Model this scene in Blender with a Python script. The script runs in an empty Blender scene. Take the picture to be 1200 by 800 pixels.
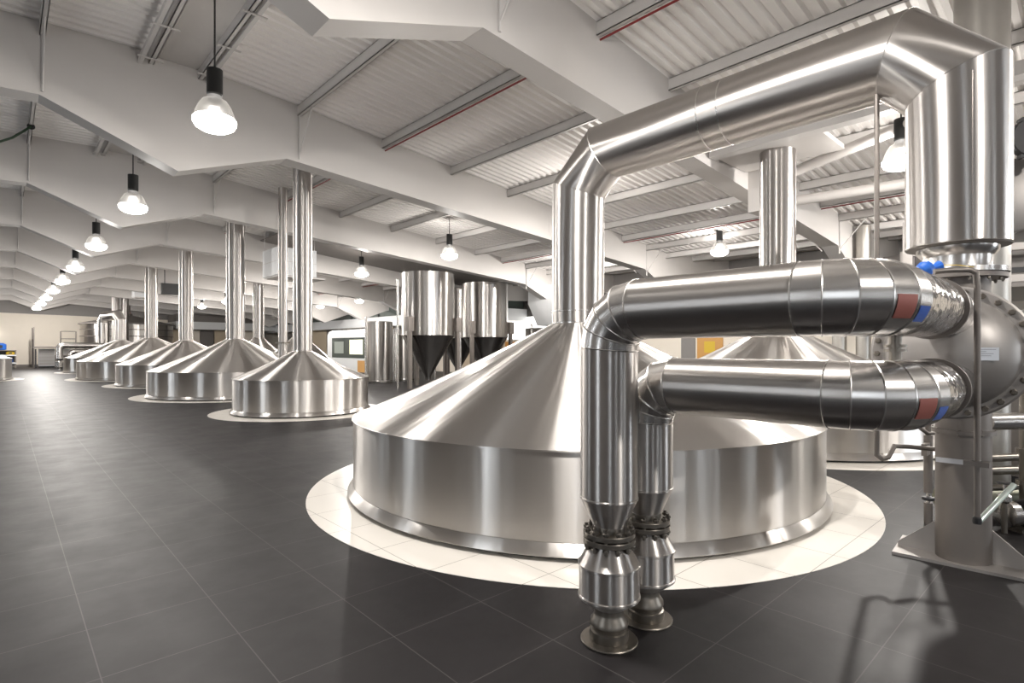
import bpy, math, random
from mathutils import Vector, Matrix
random.seed(7)
PI = math.pi
scn = bpy.context.scene
COL = scn.collection

# ------------------------------------------------------------------ materials
def mat(name, color=(.5,.5,.5), metallic=0, rough=.5, aniso=0, spec=.5, emit=None, estr=0, brush=0, mottle=0, bump=0, wave=0):
    m = bpy.data.materials.new(name); m.use_nodes = True
    nt = m.node_tree; N = nt.nodes; L = nt.links
    b = N['Principled BSDF']
    b.inputs['Base Color'].default_value = (*color, 1)
    b.inputs['Metallic'].default_value = metallic
    b.inputs['Roughness'].default_value = rough
    b.inputs['Specular IOR Level'].default_value = spec
    if emit:
        b.inputs['Emission Color'].default_value = (*emit, 1); b.inputs['Emission Strength'].default_value = estr
    if aniso:
        b.inputs['Anisotropic'].default_value = aniso
        b.inputs['Anisotropic Rotation'].default_value = .25
        t = N.new('ShaderNodeTangent'); t.direction_type = 'UV_MAP'; t.uv_map = 'UVMap'
        L.new(t.outputs[0], b.inputs['Tangent'])
    if brush:
        uv = N.new('ShaderNodeUVMap'); uv.uv_map = 'UVMap'
        mp = N.new('ShaderNodeMapping'); mp.inputs['Scale'].default_value = (1.2, 70, 1)
        L.new(uv.outputs[0], mp.inputs[0])
        nz = N.new('ShaderNodeTexNoise'); nz.inputs['Scale'].default_value = 1; nz.inputs['Detail'].default_value = 3
        L.new(mp.outputs[0], nz.inputs['Vector'])
        nz2 = N.new('ShaderNodeTexNoise'); nz2.inputs['Scale'].default_value = 1.6; nz2.inputs['Detail'].default_value = 2
        L.new(uv.outputs[0], nz2.inputs['Vector'])
        add = N.new('ShaderNodeMath'); add.operation = 'ADD'
        L.new(nz.outputs[0], add.inputs[0]); L.new(nz2.outputs[0], add.inputs[1])
        mr = N.new('ShaderNodeMapRange'); mr.inputs[1].default_value = .6; mr.inputs[2].default_value = 1.4
        mr.inputs[3].default_value = max(.02, rough-brush); mr.inputs[4].default_value = rough+brush
        L.new(add.outputs[0], mr.inputs[0]); L.new(mr.outputs[0], b.inputs['Roughness'])
        if wave:
            mw = N.new('ShaderNodeMapping'); mw.inputs['Scale'].default_value = (2.6, .12, 1); L.new(uv.outputs[0], mw.inputs[0])
            nw = N.new('ShaderNodeTexNoise'); nw.inputs['Scale'].default_value = 1; nw.inputs['Detail'].default_value = 2.5; L.new(mw.outputs[0], nw.inputs['Vector'])
            bw = N.new('ShaderNodeBump'); bw.inputs['Strength'].default_value = 1; bw.inputs['Distance'].default_value = wave
            L.new(nw.outputs[0], bw.inputs['Height']); L.new(bw.outputs[0], b.inputs['Normal'])
    if mottle:
        tc = N.new('ShaderNodeTexCoord')
        nz = N.new('ShaderNodeTexNoise'); nz.inputs['Scale'].default_value = 3; nz.inputs['Detail'].default_value = 5
        L.new(tc.outputs['Object'], nz.inputs['Vector'])
        mx = N.new('ShaderNodeMixRGB'); mx.inputs[1].default_value = (*[c*(1-mottle) for c in color], 1)
        mx.inputs[2].default_value = (*[min(1, c*(1+mottle)) for c in color], 1)
        L.new(nz.outputs[0], mx.inputs[0]); L.new(mx.outputs[0], b.inputs['Base Color'])
    if bump:
        tc = N.new('ShaderNodeTexCoord')
        nz = N.new('ShaderNodeTexNoise'); nz.inputs['Scale'].default_value = 14; nz.inputs['Detail'].default_value = 2
        L.new(tc.outputs['Object'], nz.inputs['Vector'])
        bp = N.new('ShaderNodeBump'); bp.inputs['Strength'].default_value = bump; bp.inputs['Distance'].default_value = .02
        L.new(nz.outputs[0], bp.inputs['Height']); L.new(bp.outputs[0], b.inputs['Normal'])
    return m

def tile_mat(name, color, grout, rough, spec, var, gw=.004):
    """600 mm square tiles laid on the hall's grid, world coordinates"""
    m = bpy.data.materials.new(name); m.use_nodes = True
    nt = m.node_tree; N = nt.nodes; L = nt.links; b = N['Principled BSDF']
    geo = N.new('ShaderNodeNewGeometry'); sp = N.new('ShaderNodeSeparateXYZ'); L.new(geo.outputs['Position'], sp.inputs[0])
    outs = []; cells = []
    for ax, ph in ((0, .338), (1, 1.397)):
        s = N.new('ShaderNodeMath'); s.operation = 'SUBTRACT'; s.inputs[1].default_value = ph
        L.new(sp.outputs[ax], s.inputs[0])
        d = N.new('ShaderNodeMath'); d.operation = 'DIVIDE'; d.inputs[1].default_value = .6; L.new(s.outputs[0], d.inputs[0])
        fr = N.new('ShaderNodeMath'); fr.operation = 'FRACT'; L.new(d.outputs[0], fr.inputs[0])
        fl = N.new('ShaderNodeMath'); fl.operation = 'FLOOR'; L.new(d.outputs[0], fl.inputs[0]); cells.append(fl)
        a = N.new('ShaderNodeMath'); a.operation = 'SUBTRACT'; a.inputs[1].default_value = .5; L.new(fr.outputs[0], a.inputs[0])
        ab = N.new('ShaderNodeMath'); ab.operation = 'ABSOLUTE'; L.new(a.outputs[0], ab.inputs[0])
        g = N.new('ShaderNodeMath'); g.operation = 'GREATER_THAN'; g.inputs[1].default_value = .5 - gw/.6/2*1.5
        L.new(ab.outputs[0], g.inputs[0]); outs.append(g)
    mx = N.new('ShaderNodeMath'); mx.operation = 'MAXIMUM'; L.new(outs[0].outputs[0], mx.inputs[0]); L.new(outs[1].outputs[0], mx.inputs[1])
    cb = N.new('ShaderNodeCombineXYZ'); L.new(cells[0].outputs[0], cb.inputs[0]); L.new(cells[1].outputs[0], cb.inputs[1])
    wn = N.new('ShaderNodeTexWhiteNoise'); L.new(cb.outputs[0], wn.inputs[0])
    nz = N.new('ShaderNodeTexNoise'); nz.inputs['Scale'].default_value = 2.2; nz.inputs['Detail'].default_value = 6; nz.inputs['Roughness'].default_value = .65
    L.new(geo.outputs['Position'], nz.inputs['Vector'])
    av = N.new('ShaderNodeMath'); av.operation = 'ADD'; L.new(wn.outputs[0], av.inputs[0]); L.new(nz.outputs[0], av.inputs[1])
    hv = N.new('ShaderNodeMath'); hv.operation = 'MULTIPLY'; hv.inputs[1].default_value = .5; L.new(av.outputs[0], hv.inputs[0])
    c = N.new('ShaderNodeMixRGB'); c.inputs[1].default_value = (*[k*(1-var) for k in color], 1); c.inputs[2].default_value = (*[k*(1+var) for k in color], 1)
    L.new(hv.outputs[0], c.inputs[0])
    c2 = N.new('ShaderNodeMixRGB'); c2.inputs[2].default_value = (*grout, 1); L.new(mx.outputs[0], c2.inputs[0]); L.new(c.outputs[0], c2.inputs[1])
    L.new(c2.outputs[0], b.inputs['Base Color'])
    r = N.new('ShaderNodeMapRange'); r.inputs[3].default_value = rough*.8; r.inputs[4].default_value = rough*1.2; L.new(nz.outputs[0], r.inputs[0])
    L.new(r.outputs[0], b.inputs['Roughness']); b.inputs['Specular IOR Level'].default_value = spec
    bp = N.new('ShaderNodeBump'); bp.inputs['Strength'].default_value = .12; bp.inputs['Distance'].default_value = .004
    inv = N.new('ShaderNodeMath'); inv.operation = 'MULTIPLY_ADD'; inv.inputs[1].default_value = -3; L.new(mx.outputs[0], inv.inputs[0]); L.new(nz.outputs[0], inv.inputs[2])
    L.new(inv.outputs[0], bp.inputs['Height']); L.new(bp.outputs[0], b.inputs['Normal'])
    return m

M = {}
M['steel']   = mat('brushed_stainless', (.60,.575,.55), 1, .35, aniso=1.0, brush=.03, wave=.012)
M['steel2']  = mat('brushed_stainless_cladding', (.52,.495,.475), 1, .36, aniso=.95, brush=.03)
M['bright']  = mat('polished_stainless', (.64,.62,.60), 1, .26, aniso=.5, brush=.02)
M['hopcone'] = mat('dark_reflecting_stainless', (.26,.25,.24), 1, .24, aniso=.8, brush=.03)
M['foil']    = mat('crinkled_foil', (.55,.53,.52), 1, .14, bump=.9)
M['dull']    = mat('dull_stainless', (.20,.18,.165), .7, .50, mottle=.14)
M['dullw']   = mat('pale_blasted_steel', (.34,.32,.305), .65, .46, mottle=.08)
M['cast']    = mat('weathered_steel', (.22,.20,.175), .9, .36, mottle=.35)
M['ductgrey']= mat('grey_galvanised', (.42,.40,.37), .9, .42, mottle=.12)
M['white']   = mat('white_painted_steel', (.58,.555,.535), 0, .5, mottle=.02)
M['roof']    = mat('white_corrugated_sheet', (.86,.835,.81), 0, .42)
M['purlin']  = mat('galvanised_purlin', (.60,.58,.565), .1, .45)
M['wall']    = mat('cream_plaster', (.86,.79,.69), 0, .7, mottle=.03)
M['wallg']   = mat('grey_wall_cladding', (.26,.245,.235), 0, .6, mottle=.05)
M['darkwall']= mat('dark_cladding', (.16,.145,.135), 0, .5)
M['red']     = mat('red_sprinkler_pipe', (.22,.015,.015), 0, .4)
M['redpatch']= mat('brown_red_finish', (.33,.12,.10), .3, .35)
M['bluepatch']=mat('blue_sticker', (.03,.10,.42), .1, .3)
M['silverpatch']=mat('silver_nameplate', (.60,.60,.62), .7, .35)
M['plate']   = mat('engraved_lines', (.32,.32,.33), .6, .5)
M['black']   = mat('black_housing', (.012,.012,.012), 0, .35)
M['dark']    = mat('dark_rubber', (.02,.02,.022), 0, .5)
M['cable']   = mat('black_cable', (.03,.03,.03), 0, .6)
M['green']   = mat('green_cable', (.015,.045,.02), 0, .5)
def glow(name, col, e, clear, base=(.9,.9,.9)):
    m = bpy.data.materials.new(name); m.use_nodes = True; N = m.node_tree.nodes; L = m.node_tree.links
    b = N['Principled BSDF']; b.inputs['Base Color'].default_value = (*base,1); b.inputs['Roughness'].default_value = .3
    b.inputs['Emission Color'].default_value = (*col,1); b.inputs['Emission Strength'].default_value = e
    b.inputs['Alpha'].default_value = 1-clear
    return m
M['lens']    = glow('lit_lens', (1,.96,.90), 16, .8)
M['refl']    = glow('prismatic_reflector', (1,.95,.9), .12, .13, (.025,.024,.022))
M['blue']    = mat('blue_plastic', (.02,.12,.50), 0, .4)
M['yellow']  = mat('yellow_paint', (.70,.48,.04), 0, .5)
M['ahu']     = mat('pale_grey_enamel', (.72,.73,.74), 0, .45)
M['beige']   = mat('beige_panel', (.60,.50,.37), 0, .6)
M['wood']    = mat('orange_wood_door', (.62,.33,.10), 0, .5)
M['glass']   = mat('dark_glazing', (.10,.12,.11), .2, .08)
M['lit']     = mat('bright_window_pane', (.9,.9,.9), 0, .3, emit=(1,.98,.94), estr=3.0)
M['sky']     = mat('daylight_pane', (.8,.9,1), 0, .3, emit=(.86,.93,1), estr=2.0)
M['sky2']    = mat('daylight_pane_bright', (.8,.9,1), 0, .3, emit=(.88,.94,1), estr=9.0)
M['sky3']    = mat('daylight_pane_dim', (.8,.9,1), 0, .3, emit=(.88,.94,1), estr=5.0)
M['screen']  = mat('lit_screen', (.8,.8,.6), 0, .3, emit=(.95,.95,.70), estr=.9)
M['glasst']  = mat('sight_glass', (.50,.56,.52), .3, .12)
M['gapblack']= mat('black_gap', (.01,.01,.01), 0, .6)
M['olive']   = mat('green_grey_lagging', (.20,.20,.15), .6, .4)
M['tile']    = tile_mat('charcoal_floor_tile', (.0075,.006,.0068), (.05,.045,.044), .52, .34, .20, .0036)
M['ring']    = tile_mat('white_floor_tile', (.84,.80,.74), (.36,.33,.29), .30, .45, .03)

# ------------------------------------------------------------------ mesh builder
class MB:
    def __init__(s): s.v = []; s.f = []; s.uv = []; s.mi = []
    def grid(s, rows, closed=True, uscale=1.0, mi=0, vlen=None):
        """rows: lists of points of equal length, joined row to row"""
        b = len(s.v); n = len(rows[0]); acc = [0]
        for i in range(1, len(rows)):
            acc.append(acc[-1] + max((Vector(rows[i][0])-Vector(rows[i-1][0])).length, 1e-4))
        for r in rows: s.v += [tuple(p) for p in r]
        for i in range(len(rows)-1):
            for j in range(n if closed else n-1):
                k = (j+1) % n
                s.f.append((b+i*n+j, b+i*n+k, b+(i+1)*n+k, b+(i+1)*n+j)); s.mi.append(mi)
                u0, u1 = j/n*uscale, (j+1)/n*uscale
                s.uv.append(((u0,acc[i]),(u1,acc[i]),(u1,acc[i+1]),(u0,acc[i+1])))
        return b
    def cap(s, pts, flip=False, mi=0):
        b = len(s.v); s.v += [tuple(p) for p in pts]; n = len(pts)
        idx = list(range(b, b+n))
        if flip: idx.reverse()
        s.f.append(tuple(idx)); s.mi.append(mi)
        s.uv.append(tuple((math.cos(2*PI*i/n), math.sin(2*PI*i/n)) for i in range(n)))
    def lathe(s, prof, n=48, o=(0,0,0), ax=(0,0,1), caps=(True,True), mi=0):
        """prof: (radius, height) from one end to the other, along ax from o"""
        a = Vector(ax).normalized(); u = a.orthogonal().normalized()
        if abs(a.z) > .999: u = Vector((1,0,0))
        w = a.cross(u); o = Vector(o)
        rows = []
        for r, h in prof:
            rows.append([o+a*h+(u*math.cos(2*PI*j/n)+w*math.sin(2*PI*j/n))*r for j in range(n)])
        rm = max(r for r, _ in prof)
        s.grid(rows, True, uscale=2*PI*rm, mi=mi)
        if caps[0] and prof[0][0] > 1e-4: s.cap(rows[0], True, mi)
        if caps[1] and prof[-1][0] > 1e-4: s.cap(rows[-1], False, mi)
        return s
    def cyl(s, p, q, r, n=16, r2=None, mi=0):
        p = Vector(p); q = Vector(q); d = q-p
        return s.lathe([(r,0),(r if r2 is None else r2, d.length)], n, p, d, mi=mi)
    def box(s, lo, hi, mi=0, rot=None, at=None, bevel=0):
        x0,y0,z0 = lo; x1,y1,z1 = hi
        P = [(x0,y0,z0),(x1,y0,z0),(x1,y1,z0),(x0,y1,z0),(x0,y0,z1),(x1,y0,z1),(x1,y1,z1),(x0,y1,z1)]
        if rot is not None or at is not None:
            R = Matrix.Rotation(rot or 0, 3, 'Z'); A = Vector(at or (0,0,0))
            P = [tuple(R @ Vector(p) + A) for p in P]
        b = len(s.v); s.v += P
        for f in ((0,3,2,1),(4,5,6,7),(0,1,5,4),(1,2,6,5),(2,3,7,6),(3,0,4,7)):
            s.f.append(tuple(b+i for i in f)); s.mi.append(mi); s.uv.append(((0,0),(1,0),(1,1),(0,1)))
        return s
    def prism(s, poly, d, mi=0):
        """poly: 3D points in a plane, pushed along vector d"""
        d = Vector(d); A = [Vector(p) for p in poly]; B = [p+d for p in A]; n = len(A)
        nrm = (A[1]-A[0]).cross(A[2]-A[1]); fl = nrm.dot(d) > 0
        s.cap(A, fl, mi); s.cap(B, not fl, mi)
        for i in range(n):
            k = (i+1) % n; b = len(s.v)
            s.v += [tuple(A[i]), tuple(A[k]), tuple(B[k]), tuple(B[i])]
            q = (b, b+1, b+2, b+3)
            s.f.append(q if fl else q[::-1]); s.mi.append(mi); s.uv.append(((0,0),(1,0),(1,1),(0,1)))
        return s
    def tube(s, pts, r, n=10, mi=0, caps=True):
        rows = mitre_rings(pts, r, n)
        s.grid(rows, True, uscale=2*PI*r, mi=mi)
        if caps: s.cap(rows[0], True, mi); s.cap(rows[-1], False, mi)
        return s
    def build(s, name, m, parent=None, sharp=32, loc=None):
        me = bpy.data.meshes.new(name)
        me.from_pydata([tuple(p) for p in s.v], [], s.f)
        ul = me.uv_layers.new(name='UVMap'); k = 0
        for fi, f in enumerate(s.f):
            for c in range(len(f)): ul.data[k].uv = s.uv[fi][c]; k += 1
        for x in (m if isinstance(m, (list, tuple)) else [m]): me.materials.append(x)
        for p, i in zip(me.polygons, s.mi): p.material_index = i; p.use_smooth = True
        import bmesh
        bm = bmesh.new(); bm.from_mesh(me)
        bmesh.ops.remove_doubles(bm, verts=bm.verts, dist=1e-5)
        bmesh.ops.recalc_face_normals(bm, faces=bm.faces)
        bm.to_mesh(me); bm.free()
        me.set_sharp_from_angle(angle=math.radians(sharp))
        o = bpy.data.objects.new(name, me); COL.objects.link(o)
        if parent is not None:
            o.parent = parent
            w = Vector((0,0,0)); q = parent
            while q is not None: w += q.location; q = q.parent
            o.location = -w if loc is None else loc   # meshes are written in hall coordinates
        return o

def mitre_rings(pts, r, n=48):
    P = [Vector(p) for p in pts]; D = [(P[i+1]-P[i]).normalized() for i in range(len(P)-1)]
    # stable reference direction: normal of the bend plane where there is one
    ref = None
    for i in range(len(D)-1):
        c = D[i].cross(D[i+1])
        if c.length > 1e-4: ref = c.normalized(); break
    if ref is None: ref = D[0].orthogonal().normalized()
    rings = []
    U = (ref - D[0]*ref.dot(D[0])).normalized()
    for i in range(len(P)):
        d = D[min(i, len(D)-1)] if i < len(D) else D[-1]
        if i > 0:
            q = D[i-1].rotation_difference(d); 
            Uprev = U; U = (q @ U).normalized()
            dd = D[i-1]; Ub = Uprev
        else: dd = d; Ub = U
        V = dd.cross(Ub)
        nn = (dd + d).normalized()
        ring = []
        for j in range(n):
            a = 2*PI*j/n; o = (Ub*math.cos(a)+V*math.sin(a))*r
            t = -o.dot(nn)/dd.dot(nn)
            ring.append(P[i]+o+dd*t)
        rings.append(ring)
    return rings

def bead(mb, ring, r=.004):
    """a raised welded or crimped band that follows one joint ring"""
    n = len(ring); c = sum(ring, Vector())/n
    nrm = (ring[0]-c).cross(ring[n//4]-c).normalized()
    rows = []
    for j, p in enumerate(ring):
        e = (p-c).normalized()
        rows.append([p+(e*math.cos(2*PI*k/6)+nrm*math.sin(2*PI*k/6))*r for k in range(6)])
    rows.append(rows[0]); mb.grid(rows, True, uscale=.02)

def arc_pts(c, a, b, r, k):
    """k+1 points on a quarter turn around c from direction a to direction b"""
    c = Vector(c); a = Vector(a); b = Vector(b)
    return [c+(a*math.cos(PI/2*i/k)+b*math.sin(PI/2*i/k))*r for i in range(k+1)]

def tag(o, label, cat, group=None, kind=None):
    o['label'] = label; o['category'] = cat
    if group: o['group'] = group
    if kind: o['kind'] = kind
    return o
def thing(name, label, cat, loc=(0,0,0), group=None):
    o = bpy.data.objects.new(name, None); COL.objects.link(o); o.location = loc; o.empty_display_size = .2
    return tag(o, label, cat, group)
def struct(o): o['kind'] = 'structure'; return o

# ------------------------------------------------------------------ the hall
XW0, XW1, YW0, YW1 = -7.0, 23.0, -12.0, 62.0
RP = [(-7,6.05),(0,6.52),(2.25,6.60),(4.4,6.42),(18.5,5.0),(23,5.45)]
BP = [(-7,5.0),(.41,5.42),(2.27,4.65),(4.15,5.31),(16.6,4.33),(18.5,3.55),(20.4,4.25),(23,4.35)]
def interp(T, x):
    for (a,za),(b,zb) in zip(T, T[1:]):
        if a <= x <= b: return za+(zb-za)*(x-a)/(b-a)
    return T[-1][1]
roofz = lambda x: interp(RP, x)
beamz = lambda x: interp(BP, x)

mb = MB(); mb.box((XW0,YW0,-.1),(XW1,YW1,0)); struct(mb.build('floor', M['tile']))
# corrugated roof: ribs run across the hall
mb = MB(); pitch = .2; rows = []; y = YW0
yz = []
while y < YW1:
    yz += [(y,0),(y+.075,0),(y+.10,.07),(y+.175,.07)]; y += pitch
yz.append((min(y,YW1),0))
for x, z in RP: rows.append([(x, yy, z+dz) for yy, dz in yz])
mb.grid(rows, closed=False)
c = mb.build('ceiling', M['roof'], sharp=20); struct(c)
mb = MB(); mb.prism([(x,YW0,z+.08) for x,z in RP]+[(x,YW0,z+.3) for x,z in RP[::-1]], (0,YW1-YW0,0))
o = mb.build('ceiling', M['wallg'])
struct(o)
def wall(name, lo, hi, m): mb = MB(); mb.box(lo, hi); return struct(mb.build(name, m))
wall('wall_left', (XW0-.2,YW0,0),(XW0,YW1,6.5), M['wallg'])
wall('wall_right', (XW1,YW0,0),(XW1+.2,YW1,5.6), M['wall'])
wall('wall_far', (XW0,YW1,0),(XW1,YW1+.2,6.8), M['wall'])
wall('wall_near', (XW0,YW0-.2,0),(XW1,YW0,6.8), M['wallg'])
for i, x in enumerate((-4.5, 1.2, 4.6)):  # slim unseen windows, added for thin streaks on the kettle wall
    w = struct(MB().box((x,YW0,.3),(x+.8,YW0+.06,4.2)).build('window_%d'%(20+i), M['ahu']))
    MB().box((x+.1,YW0+.06,.4),(x+.7,YW0+.075,4.1)).build('pane', M['sky3'], w)
# daylight windows in the wall behind the camera
for i, x in enumerate((12.6,)):
    w = struct(MB().box((x,YW0,.1),(x+3.9,YW0+.06,3.6)).build('window_%d'%(i+1), M['ahu']))
    mb = MB()
    for k in range(3): mb.box((x+.12+k*1.25,YW0+.06,.2),(x+1.27+k*1.25,YW0+.075,3.5))
    mb.build('pane', M['sky2'], w)
# tall daylight windows along the left wall
for k in range(7):
    y = -7+9.3*k
    w = struct(MB().box((XW0,y,.6),(XW0+.06,y+1.4,4.4)).build('window_%d'%(4+k), M['ahu']))
    MB().box((XW0+.06,y+.1,.7),(XW0+.075,y+1.3,4.3)).build('pane', M['sky3'], w)
# portal beams
BY = [5.2+6.1*k for k in range(-3, 10)]
for y in BY:
    mb = MB()
    xs = sorted(set([x for x,_ in RP]+[x for x,_ in BP]))
    for a, b in zip(xs, xs[1:]):
        mb.prism([(a,y-.2,beamz(a)),(b,y-.2,beamz(b)),(b,y-.2,roofz(b)),(a,y-.2,roofz(a))], (0,.4,0))
    # drop the inner faces between neighbours by rebuilding as one outline
    mb = MB()
    out = [(x,y-.2,z) for x,z in BP]+[(x,y-.2,z+.02) for x,z in RP[::-1]]
    # side faces as strips (the outline is concave), soffit as a strip
    for yy in (y-.2, y+.2):
        mb.grid([[(x,yy,beamz(x)) for x in xs],[(x,yy,roofz(x)+.03) for x in xs]], closed=False)
    mb.grid([[(x,y-.2,beamz(x)) for x in xs],[(x,y+.2,beamz(x)) for x in xs]], closed=False)
    mb.grid([[(x,y-.2,roofz(x)+.03) for x in xs],[(x,y+.2,roofz(x)+.03) for x in xs]], closed=False)
    struct(mb.build('trim_1', M['white'], sharp=15))
# purlins along the hall, with web and two flanges
for i, x in enumerate((.45, 1.86, 2.62, 4.4, 6.3, 8.2, 10.1, 12.0, 13.9, 15.3, 16.7, 18.0, 19.9, 21.6)):
    z = roofz(x); d = .20; w = .075
    mb = MB()
    mb.box((x-w/2,YW0,z-d),(x-w/2+.012,YW1,z)); mb.box((x-w/2,YW0,z-d),(x+w/2,YW1,z-d+.012)); mb.box((x-w/2,YW0,z-.012),(x+w/2,YW1,z))
    mb.box((x+w/2-.012,YW0,z-d),(x+w/2,YW1,z-d+.03))
    struct(mb.build('trim_2', M['purlin']))
# ridge channels with straps and the flat ridge panel between them
mb = MB(); mb.box((1.9,YW0,6.535),(2.58,YW1,6.55)); struct(mb.build('trim_3', M['white']))
for x in (1.70, 2.72):
    mb = MB(); mb.box((x-.03,YW0,6.34),(x+.03,YW1,6.42)); struct(mb.build('trim_3', M['purlin']))
for k in range(60):
    y = YW0+.8+1.22*k
    if y > YW1-1: break
    mb = MB()
    for x0, x1 in ((1.62,1.98),(2.5,2.84)): mb.box((x0,y,6.33),(x1,y+.04,6.345))
    struct(mb.build('trim_3', M['white']))
# red sprinkler pipe hung under two of the purlins
for x in (6.3, 15.3):
    z = roofz(x)-.2
    mb = MB(); mb.cyl((x+.05,YW0,z-.03),(x+.05,YW1,z-.03),.016,10)
    o = tag(mb.build('sprinkler_pipe', M['red']), 'thin red pipe running under a roof purlin '+('nearest the ridge' if x<10 else 'far down the right-hand slope'), 'pipe', 'red sprinkler pipes')
    o['kind']='structure'
# rod stays from beam to purlin
for y in BY[2:]:
    for x in (.45, 4.4, 16.7):
        zb = roofz(x)-.95; zt = roofz(x)-.2
        if y > 50: continue
        mb = MB()
        mb.cyl((x,y-.215,zb-.12),(x,y-.215,zt+.1),.018,8)
        mb.cyl((x,y-.22,zb),(x,y-.85,zt),.014,8)
        mb.cyl((x,y+.22,zb),(x,y+.85,zt),.014,8)
        struct(mb.build('trim_4', M['purlin']))
# longitudinal steel near the second kettle's stack + its round bracing tubes
struct(MB().box((9.72,3.2,5.08),(11.0,4.98,5.16)).build('trim_5', M['white']))
struct(MB().box((9.5,-8,5.02),(9.72,4.98,5.2)).build('trim_5', M['purlin']))
mb = MB(); mb.cyl((11.9,5.35,4.95),(6.9+2.8,-.4,5.3),.10,20); struct(mb.build('trim_6', M['white']))
mb = MB(); mb.cyl((13.2,5.35,4.9),(14.2,-2.0,4.9),.11,20); struct(mb.build('trim_6', M['white']))
struct(MB().box((11.15,4.35,4.3),(11.75,5.0,5.3)).build('trim_5', M['white']))
mb = MB(); mb.prism([(7.6,17.65,roofz(7.6)-.22),(17.6,17.65,roofz(17.6)-.22),(17.6,17.65,roofz(17.6)-.26),(7.6,17.65,roofz(7.6)-.26)], (0,5.5,0)); struct(mb.build('dark_bay_sheet', M['darkwall']))  # dark sheet added so this roof bay reads as a dark void
# dark upper cladding on the side wall and grey sheet painting the shaded far gable
struct(MB().box((XW1-.08,YW0,3.4),(XW1-.01,YW1,5.3)).build('trim_7', M['wallg']))
mb = MB(); mb.prism([(XW0,YW1-.02,4.6),(XW1,YW1-.02,4.1),(XW1,YW1-.02,5.4),(18.5,YW1-.02,5.0),(4.4,YW1-.02,6.4),(2.25,YW1-.02,6.6),(XW0,YW1-.02,6.0)], (0,-.04,0))
struct(mb.build('trim_7', M['wallg']))
struct(MB().box((XW0,YW1-.03,0),(XW1,YW1-.005,.18)).build('baseboard_far', M['darkwall']))

# ------------------------------------------------------------------ kettles
def kettle(loc, R, wz, az, rs, label, ring=.46, top=None, group='domed stainless brew kettles', seg=160, stack=True):
    x, y = loc
    t = thing('brew_kettle', label, 'kettle', (x,y,0), group)
    w = MB().lathe([(R-.03,.045),(R-.03,.05),(R,.13),(R,wz-.004),(R+.003,wz)], seg, (x,y,0), caps=(True,False)); w.build('wall', M['steel'], t, sharp=20)
    k = rs/R
    prof = [(R+.012,wz-.012),(R+.012,wz)]
    n = 14
    for i in range(n+1):
        f = i/n; r = R+.004-(R-rs)*f
        # gently concave towards the stack
        prof.append((r, wz+(az-wz)*(f-.035*math.sin(PI*f))))
    MB().lathe(prof, seg, (x,y,0), caps=(False,False)).build('domed_roof', M['steel'], t, sharp=20)
    MB().lathe([(R-.02,.035),(R+.048,.035),(R+.056,.042),(R+.054,.052),(R+.02,.105),(R+.001,.125)], seg, (x,y,0), caps=(True,False)).build('base_flare', M['steel'], t, sharp=40)
    MB().lathe([(R-.05,.004),(R-.015,.004),(R-.015,.04),(R-.05,.04)], seg, (x,y,0), caps=(True,False)).build('base_gap', M['gapblack'], t)  # black ring paints the dark gap under the flare
    if stack:
        MB().lathe([(rs,az-.03),(rs,top)], 64, (x,y,0), caps=(False,True)).build('stack', M['steel2'], t, sharp=20)
        MB().lathe([(rs+.012,az-.012),(rs+.018,az),(rs+.012,az+.012),(rs,az+.014)], 64, (x,y,0), caps=(False,False)).build('stack_collar', M['bright'], t)
    # white tiled circle let into the floor
    if ring:
        mb = MB(); mb.lathe([(R+ring,0),(R+ring,.003),(0.0005,.003)], seg, (x,y,0), caps=(False,False))
        struct(mb.build('trim_8', M['ring']))
    return t

K1 = (5.0, 4.27)
k1 = kettle(K1, 2.555, .80, 1.83, .305, 'largest nearest stainless kettle, low drum with cone roof under the bent vapour duct', stack=False)
kettle((10.3,4.08), 2.58, .80, 1.89, .30, 'stainless kettle behind the two horizontal pipes, at right behind the nearest kettle', top=5.12)
kettle((5.44,13.5), 1.56, .83, 1.47, .228, 'small stainless kettle with tall stack, first beyond the nearest kettle', ring=.5, top=roofz(5.4)-.02)
kettle((5.74,19.9), 2.5, .83, 1.84, .285, 'broad stainless kettle directly left of the small kettle', top=roofz(5.7)-.02)
kettle((5.87,27.3), 2.5, .87, 1.87, .275, 'stainless kettle third from left of the row, between two larger ones', top=roofz(5.8)-.02)
kettle((5.75,34.2), 3.1, .91, 2.09, .29, 'wide stainless kettle just in front of the far bent duct kettle', top=roofz(5.7)-.02)
kettle((5.8,44.6), 3.0, .94, 2.1, .30, 'farthest stainless kettle, the one joined to a small bent duct', stack=False)
kettle((9.6,24.2), 1.6, .9, 2.05, .27, 'steep coned kettle hidden mostly behind the stack of the small kettle', top=roofz(9.7)-.02)
kettle((10.1,31.0), 1.6, .9, 2.09, .27, 'steep coned kettle seen between two stacks in the back row', top=roofz(10.1)-.02)
kettle((-2.35,37.3), 2.7, 1.05, 2.0, .3, 'kettle cut by the left edge of the picture', top=roofz(-2)-.02)
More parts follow.
